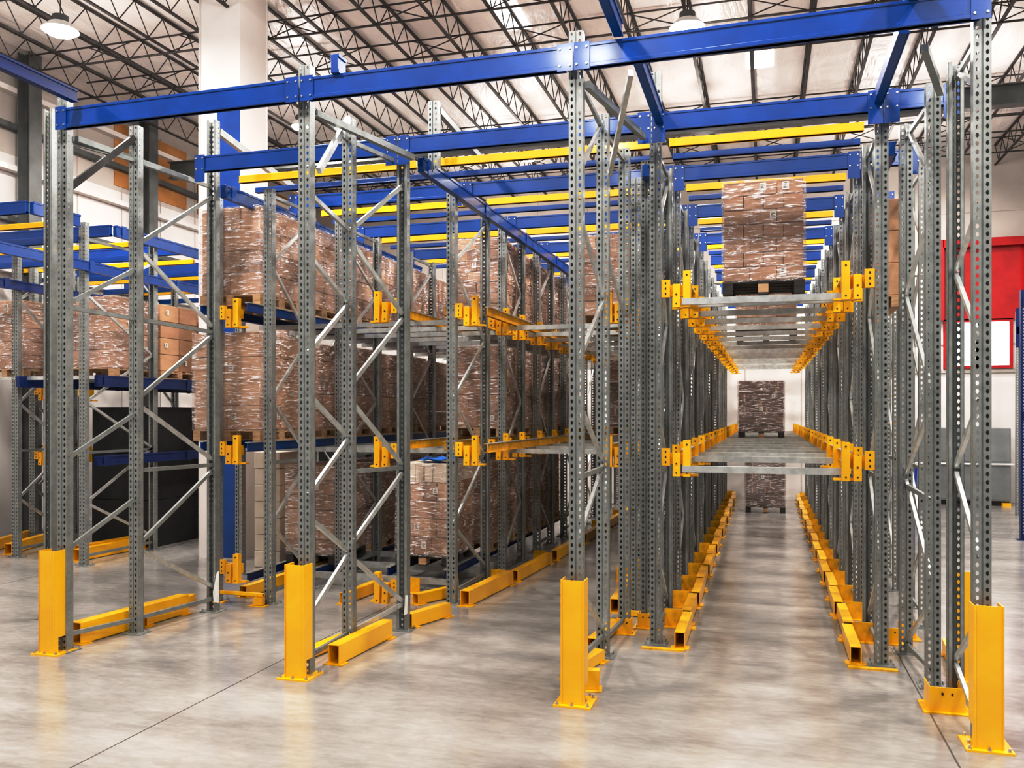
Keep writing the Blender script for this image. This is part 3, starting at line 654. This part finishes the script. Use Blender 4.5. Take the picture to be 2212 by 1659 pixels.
# ------------------------------------------------------------------ pallets and loads
def pallet(x0, x1, y0, y1, z, label, dark=False, group=None):
    m = WOODD if dark else WOOD
    label = ' '.join(label.split()[:16])
    t = thing('wooden_pallet', label, 'pallet', ((x0 + x1) / 2, (y0 + y1) / 2, z), group)
    w = (x1 - x0) / 2; d = (y1 - y0) / 2
    a = MB()
    for i in range(5):
        yy = -d + i * (2 * d - 0.12) / 4; a.box(-w, w, yy, yy + 0.12, 0.105, 0.12, m)
    a.build('top_deck', t)
    for i in range(3):
        xx = -w + i * (2 * w - 0.09) / 2
        a = MB(); a.box(xx, xx + 0.09, -d, d, 0.0, 0.016, m); a.build('bottom_runner', t)
        a = MB(); a.box(xx, xx + 0.09, -d, d, 0.09, 0.105, m)
        for j in range(3):
            yy = -d + j * (2 * d - 0.12) / 2; a.box(xx, xx + 0.09, yy, yy + 0.12, 0.016, 0.09, WOOD if (dark and i == 1) else m)
        a.build('stringer_blocks', t)
def load(x0, x1, y0, y1, z, h, label, rows=5, cols=2, deep=2, mats=None, wrap=True, tilt=0.0, seed=0, labels=3, group=None, topmat=None):
    rnd = random.Random(seed + int(abs(x0) * 10) + int(y0 * 7))
    t = thing('wrapped_load', label, 'load', ((x0 + x1) / 2, (y0 + y1) / 2, z), group)
    t.rotation_euler = (0, tilt, 0)
    W = x1 - x0; D = y1 - y0; mats = mats or KR
    rh = h / rows
    for r in range(rows):
        cc = cols + (r % 2 if cols > 1 else 0); cw = W / cc
        for c in range(cc):
            for q in range(deep):
                cd = D / deep
                jx = rnd.uniform(-0.006, 0.006); jy = rnd.uniform(-0.008, 0.008)
                mm = rnd.choice(mats)
                if topmat and r >= rows - 1: mm = topmat
                a = MB(); g = 0.0025
                bx0 = -W / 2 + c * cw + g; bx1 = bx0 + cw - 2 * g; by0 = -D / 2 + q * cd + g + jy; by1 = by0 + cd - 2 * g; bz0 = r * rh + g; bz1 = bz0 + rh - 2 * g
                a.box(bx0 + jx * 0.4, bx1 + jx * 0.4, by0, by1, bz0, bz1, mm, 0.005)
                if rnd.random() < 0.4 and q == 0: a.box((bx0 + bx1) / 2 - 0.012, (bx0 + bx1) / 2 + 0.012, by0 - 0.0008, by0, bz0 + 0.01, bz1 - 0.01, TAPE)
                a.build('carton', t)
    for i in range(labels):
        fx = rnd.uniform(-W / 2 + 0.1, W / 2 - 0.1); fz = (rnd.randrange(rows) + 0.55) * rh
        if i % 2 == 0:
            a = MB(); y_ = -D / 2 - 0.0125; a.box(fx - 0.028, fx + 0.028, y_, y_ + 0.001, fz - 0.035, fz + 0.035, WHITE)
            for j in range(5): a.box(fx - 0.02, fx + 0.02 - 0.008 * (j % 3), y_ - 0.0006, y_, fz - 0.024 + j * 0.011, fz - 0.018 + j * 0.011, INK)
        else:
            fy = rnd.uniform(-D / 2 + 0.1, D / 2 - 0.1); x_ = W / 2 + 0.0125
            a = MB(); a.box(x_, x_ + 0.001, fy - 0.028, fy + 0.028, fz - 0.035, fz + 0.035, WHITE)
            for j in range(5): a.box(x_ + 0.001, x_ + 0.0016, fy - 0.02, fy + 0.02 - 0.008 * (j % 3), fz - 0.024 + j * 0.011, fz - 0.018 + j * 0.011, INK)
        a.build('carton_label', t)
    if wrap:
        bm = bmesh.new(); n = 14; m = 22; per = []
        e = 0.02
        # wrinkled tube around the load plus a cap
        ring = []
        for i in range(n): ring.append((-W / 2 - e + (W + 2 * e) * i / n, -D / 2 - e, 0, -1))
        for i in range(n): ring.append((W / 2 + e, -D / 2 - e + (D + 2 * e) * i / n, 1, 0))
        for i in range(n): ring.append((W / 2 + e - (W + 2 * e) * i / n, D / 2 + e, 0, 1))
        for i in range(n): ring.append((-W / 2 - e, D / 2 + e - (D + 2 * e) * i / n, -1, 0))
        V = []
        for k in range(m + 1):
            rowv = []
            for (px, py2, nx_, ny_) in ring:
                dd = rnd.uniform(-0.006, 0.006)
                rowv.append(bm.verts.new((px + nx_ * dd, py2 + ny_ * dd, -0.01 + (h + 0.02) * k / m)))
            V.append(rowv)
        for k in range(m):
            for i in range(len(ring)):
                j = (i + 1) % len(ring); bm.faces.new((V[k][i], V[k][j], V[k + 1][j], V[k + 1][i]))
        me = bpy.data.meshes.new('stretch_wrap'); bm.to_mesh(me); bm.free(); me.materials.append(WRAP)
        for p_ in me.polygons: p_.use_smooth = True
        inst('stretch_wrap', me, t)
    return t
def unit(x0, x1, y0, y1, z, h, label, **kw):
    dark = kw.pop('dark', False)
    pallet(x0, x1, y0, y1, z, 'pallet under the ' + label, dark)
    load(x0 + 0.01, x1 - 0.01, y0 + 0.01, y1 - 0.01, z + 0.121, h - 0.121, label, **kw)
zR = {1: 1.701, 2: 3.161}
for i in range(6):
    y0 = 8.22 + 0.98 * i
    unit(-5.93, -5.19, y0, y0 + 0.88, zR[2], 1.06, '%s wrapped carton load from the front on the upper left rail' % ORD[i], rows=4 + i % 2, seed=i, group='wrapped loads on the upper left rail', labels=2 if i else 1)
    unit(-6.02 if i == 0 else -5.93, -5.19, y0, y0 + 0.88, zR[1], 1.17 - 0.03 * (i % 2), '%s wrapped carton load from the front on the lower left rail' % ORD[i], rows=4 if i == 0 else 5, cols=1 if i == 0 else 2, seed=20 + i,
         mats=[KR[1]] if i == 0 else KR, group='wrapped loads on the lower left rail', labels=4, wrap=True)
for i in range(5):
    y0 = 10.75 + 1.0 * i
    unit(-3.97, -3.25, y0, y0 + 0.9, zR[2], 1.10 - 0.02 * i, '%s wrapped carton load from the front on the upper middle rail' % ORD[i], rows=7, seed=40 + i, group='wrapped loads on the upper middle rail', labels=4)
    unit(-3.95, -3.25, y0, y0 + 0.9, zR[1], 1.17, '%s carton load from the front on the lower middle rail' % ORD[i], rows=5, seed=60 + i, group='carton loads on the lower middle rail', mats=[KR[0], KR[2]], labels=4)
for i in range(5):
    y0 = 10.95 + 1.05 * i
    unit(-2.30, -1.64, y0, y0 + 0.9, zR[2] - 0.02, 1.12, '%s carton load from the front on the upper third lane' % ORD[i], rows=6, seed=80 + i, group='carton loads on the upper third lane', labels=4)
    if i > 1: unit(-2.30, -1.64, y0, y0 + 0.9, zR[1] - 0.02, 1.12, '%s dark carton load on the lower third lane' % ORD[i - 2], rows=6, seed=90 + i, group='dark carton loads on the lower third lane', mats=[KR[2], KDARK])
# floor loads
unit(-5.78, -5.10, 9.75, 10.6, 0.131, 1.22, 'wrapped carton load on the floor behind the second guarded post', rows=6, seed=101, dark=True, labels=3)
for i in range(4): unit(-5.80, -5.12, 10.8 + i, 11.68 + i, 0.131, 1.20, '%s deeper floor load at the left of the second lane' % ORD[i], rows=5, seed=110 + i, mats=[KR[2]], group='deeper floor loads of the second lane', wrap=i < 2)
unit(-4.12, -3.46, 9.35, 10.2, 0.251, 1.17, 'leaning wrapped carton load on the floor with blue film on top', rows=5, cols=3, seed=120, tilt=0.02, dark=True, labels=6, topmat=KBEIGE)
a = MB()
bm = bmesh.new(); bmesh.ops.create_icosphere(bm, subdivisions=3, radius=1)
for v in bm.verts:
    v.co.x *= 0.24; v.co.y *= 0.20; v.co.z *= 0.022 + 0.008 * math.sin(v.co.x * 40); v.co.z += 0.012 * math.sin(v.co.x * 33 + v.co.y * 21)
me = bpy.data.meshes.new('film_heap'); bm.to_mesh(me); bm.free(); me.materials.append(BAGB)
for p_ in me.polygons: p_.use_smooth = True
o = inst('film_heap', me, None, (-3.74, 9.75, 1.46)); tag(o, 'crumpled blue plastic film lying on the leaning floor load', 'film')
for i in range(4): unit(-3.95, -3.33, 10.5 + i, 11.35 + i, 0.251, 1.15 + 0.03 * (i % 2), '%s carton load behind the leaning floor load' % ORD[i], rows=5, seed=130 + i, mats=[KR[0], KR[2]], group='floor loads behind the leaning load', labels=6)
# beige carton stack, no wrap
load(-6.40, -6.02, 10.0, 10.45, 0.0, 1.50, 'narrow stack of plain beige cartons in front of the white column', rows=7, cols=1, deep=1, mats=[KBEIGE], wrap=False, labels=0, seed=3)
# open lane loads
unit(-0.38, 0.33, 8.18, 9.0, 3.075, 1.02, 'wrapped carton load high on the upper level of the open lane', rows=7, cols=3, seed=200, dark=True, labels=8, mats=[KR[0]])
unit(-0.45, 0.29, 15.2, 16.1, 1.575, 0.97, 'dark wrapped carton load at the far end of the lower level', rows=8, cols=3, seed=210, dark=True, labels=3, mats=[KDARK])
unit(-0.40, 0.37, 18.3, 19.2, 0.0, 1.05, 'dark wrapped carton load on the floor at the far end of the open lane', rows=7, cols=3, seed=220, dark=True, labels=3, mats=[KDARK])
unit(-0.42, 0.42, 12.9, 13.75, 3.075, 1.12, 'wrapped carton load further back, upper open lane', rows=6, cols=2, seed=230, dark=True)
for i in range(3): unit(0.99, 1.33, 10.15 + 1.8 * i - 0.4, 10.55 + 1.8 * i, 3.12 - 0.02, 1.12, '%s plain carton load in the outer right rack' % ORD[i], rows=3, cols=1, seed=240 + i, mats=[KR[1]], wrap=False, labels=4, group='plain carton loads in the outer right rack')
# far left rack loads
for i in range(5):
    y0 = 10.15 + 0.98 * i
    unit(-9.72, -8.72, y0, y0 + 0.9, 2.52, 1.12, '%s carton load along the upper level of the far left rack' % ORD[i], rows=4, seed=300 + i, group='carton loads of the far left rack', labels=6, mats=[KR[1], KR[2], KR[0]], wrap=i % 2 == 0)
unit(-10.88, -10.18, 10.05, 10.85, 2.52, 1.10, 'wrapped carton load at the far left next to the wall', rows=5, seed=320)
for i in range(6):
    o = MB(); o.bar((-10.9, 9.75 + 1.0 * i, 2.485), (-8.55, 9.75 + 1.0 * i, 2.485), 0.06, 0.05, GALVL); q = o.build('cross_bar'); tag(q, '%s galvanised cross bar under the loads of the far left rack' % ORD[i], 'cross bar', 'cross bars of the far left rack')
# dark stock deep inside the racks
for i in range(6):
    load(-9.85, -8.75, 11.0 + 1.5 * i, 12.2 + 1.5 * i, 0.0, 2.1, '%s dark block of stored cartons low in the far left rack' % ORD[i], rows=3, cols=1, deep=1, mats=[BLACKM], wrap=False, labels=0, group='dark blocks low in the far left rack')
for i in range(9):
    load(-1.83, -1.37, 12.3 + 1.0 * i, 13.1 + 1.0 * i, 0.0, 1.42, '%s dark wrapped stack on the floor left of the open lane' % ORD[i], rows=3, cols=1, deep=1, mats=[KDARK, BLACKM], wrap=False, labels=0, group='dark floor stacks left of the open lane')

# ------------------------------------------------------------------ things at the back and right
t = thing('metal_cabinet', 'long grey metal cabinet with a white bar against the back wall', 'cabinet', (3.16, 21.08, 0))
a = MB(); a.box(0, 1.90, 0, 0.8, 0.10, 1.68, GREYD, 0.01); a.build('cabinet_body', t)
for i in range(3):
    a = MB(); a.box(0.03 + i * 0.62, 0.63 + i * 0.62, -0.012, 0, 0.14, 0.92, GREYD); a.box(0.03 + i * 0.62, 0.63 + i * 0.62, -0.012, 0, 0.96, 1.64, GREYD); a.build('cabinet_door', t)
a = MB(); a.tube((-0.02, -0.04, 0.90), (1.95, -0.04, 0.90), 0.02, WHITE, 8); a.build('white_bar', t)
a = MB(); a.box(0.02, 1.88, 0.03, 0.7, 0.0, 0.10, BLACKM); a.build('plinth', t)
a = MB(); a.box(1.72, 1.88, -0.10, 0.02, 0.0, 0.07, YEL); o = a.build('yellow_block', t)
t = thing('plastic_bin', 'blue plastic bin on the floor left of the grey cabinet', 'bin', (2.90, 20.55, 0))
a = MB()
w0, w1 = 0.17, 0.20
a.add([(-w0, -w0, 0.12), (w0, -w0, 0.12), (w0, w0, 0.12), (-w0, w0, 0.12), (-w1, -w1, 0.86), (w1, -w1, 0.86), (w1, w1, 0.86), (-w1, w1, 0.86)], [(0, 3, 2, 1), (0, 1, 5, 4), (1, 2, 6, 5), (2, 3, 7, 6), (3, 0, 4, 7)], BINB); a.build('bin_body', t)
a = MB(); a.box(-0.21, 0.21, -0.21, 0.21, 0.86, 0.90, BINB, 0.01); a.box(-0.04, 0.04, -0.23, -0.18, 0.90, 0.93, BINB); a.build('bin_lid', t)
a = MB(); a.box(-0.17, 0.17, -0.16, 0.16, 0, 0.12, BLACKM); a.build('bin_base', t)
t = thing('ladder_stand', 'small yellow tubular stand with white bags near the back wall', 'stand', (2.62, 21.4, 0))
a = MB()
for x in (0, 0.42): a.tube((x, 0, 0), (x, 0, 2.5), 0.018, YELW, 8)
for z in (1.78, 2.4): a.tube((0, 0, z), (0.42, 0, z), 0.018, YELW, 8)
a.build('frame', t)
t = thing('plastic_bags', 'white bags heaped on the yellow stand', 'bag', (2.82, 21.42, 1.80))
bm = bmesh.new(); bmesh.ops.create_icosphere(bm, subdivisions=3, radius=1)
for v in bm.verts:
    n_ = math.sin(v.co.x * 7) * math.cos(v.co.z * 6) * 0.15; v.co = Vector((v.co.x * 0.17 * (1 + n_), v.co.y * 0.14, (v.co.z * 0.2 * (1 + n_)) + 0.2))
me = bpy.data.meshes.new('bags'); bm.to_mesh(me); bm.free(); me.materials.append(WHITE); inst('bag_heap', me, t)
# blue rack at the right edge
t = thing('blue_rack', 'dark blue pallet rack cut off by the right edge of the picture', 'rack', (3.86, 15.5, 0))
bu = MB()
for (x, y) in ((0, 0), (0.62, 2.3)):
    a = MB(); a.box(x, x + 0.10, y, y + 0.08, 0, 3.95 - 0.2 * (x > 0), NAVY)
    for k in range(70): a.box(x + 0.04, x + 0.052, y - 0.0015, y, 0.1 + k * 0.052, 0.125 + k * 0.052, WHITE)
    a.build('rack_upright', t)
    a = MB(); a.box(x - 0.05, x + 0.15, y - 0.04, y + 0.12, 0, 0.01, NAVY); a.build('base_plate', t)
for z in (1.9, 3.7):
    a = MB(); a.box(0.02, 2.4, -0.03, 0.02, z, z + 0.13, NAVY); a.build('rack_beam', t)
for k in range(8):
    a = MB(); a.bar((0.05, 0.08, 0.3 + 0.42 * k), (0.67, 2.3, 0.3 + 0.42 * (k + (1 if k % 2 else 0.0))), 0.03, 0.03, NAVY); a.build('diagonal_brace', t)
t = thing('rack_post', 'grey perforated post with a blue top bracket just left of the blue rack', 'post', (4.75, 19.2, 0))
inst('upright', upr(4.0), t)
a = MB(); a.box(-0.05, 0.4, -0.03, 0.0, 3.55, 3.7, NAVY); a.box(-0.06, 0.06, -0.03, 0.0, 3.3, 4.05, NAVY); a.build('top_bracket', t)

# ------------------------------------------------------------------ world, camera
w = bpy.data.worlds.new('World'); bpy.context.scene.world = w; w.use_nodes = True
bg = w.node_tree.nodes['Background']; bg.inputs[0].default_value = (1.0, 0.965, 0.94, 1); bg.inputs[1].default_value = 0.34
cam = bpy.data.cameras.new('camera'); co = bpy.data.objects.new('camera', cam); C.objects.link(co)
co.location = (0, 0, 2.0); co.rotation_euler = (PI / 2, 0, math.atan(549 / 1890))
cam.sensor_width = 36; cam.lens = 36 * 1890 / 2212; cam.shift_y = 63.5 / 2212; cam.clip_end = 200
bpy.context.scene.camera = co
vs = bpy.context.scene.view_settings; vs.view_transform = 'Standard'; vs.look = 'None'; vs.exposure = 0.0
vs.use_curve_mapping = True
cv = vs.curve_mapping; cc = cv.curves[3]
cc.points.new(0.20, 0.14); cc.points.new(0.70, 0.80)
cv.update()
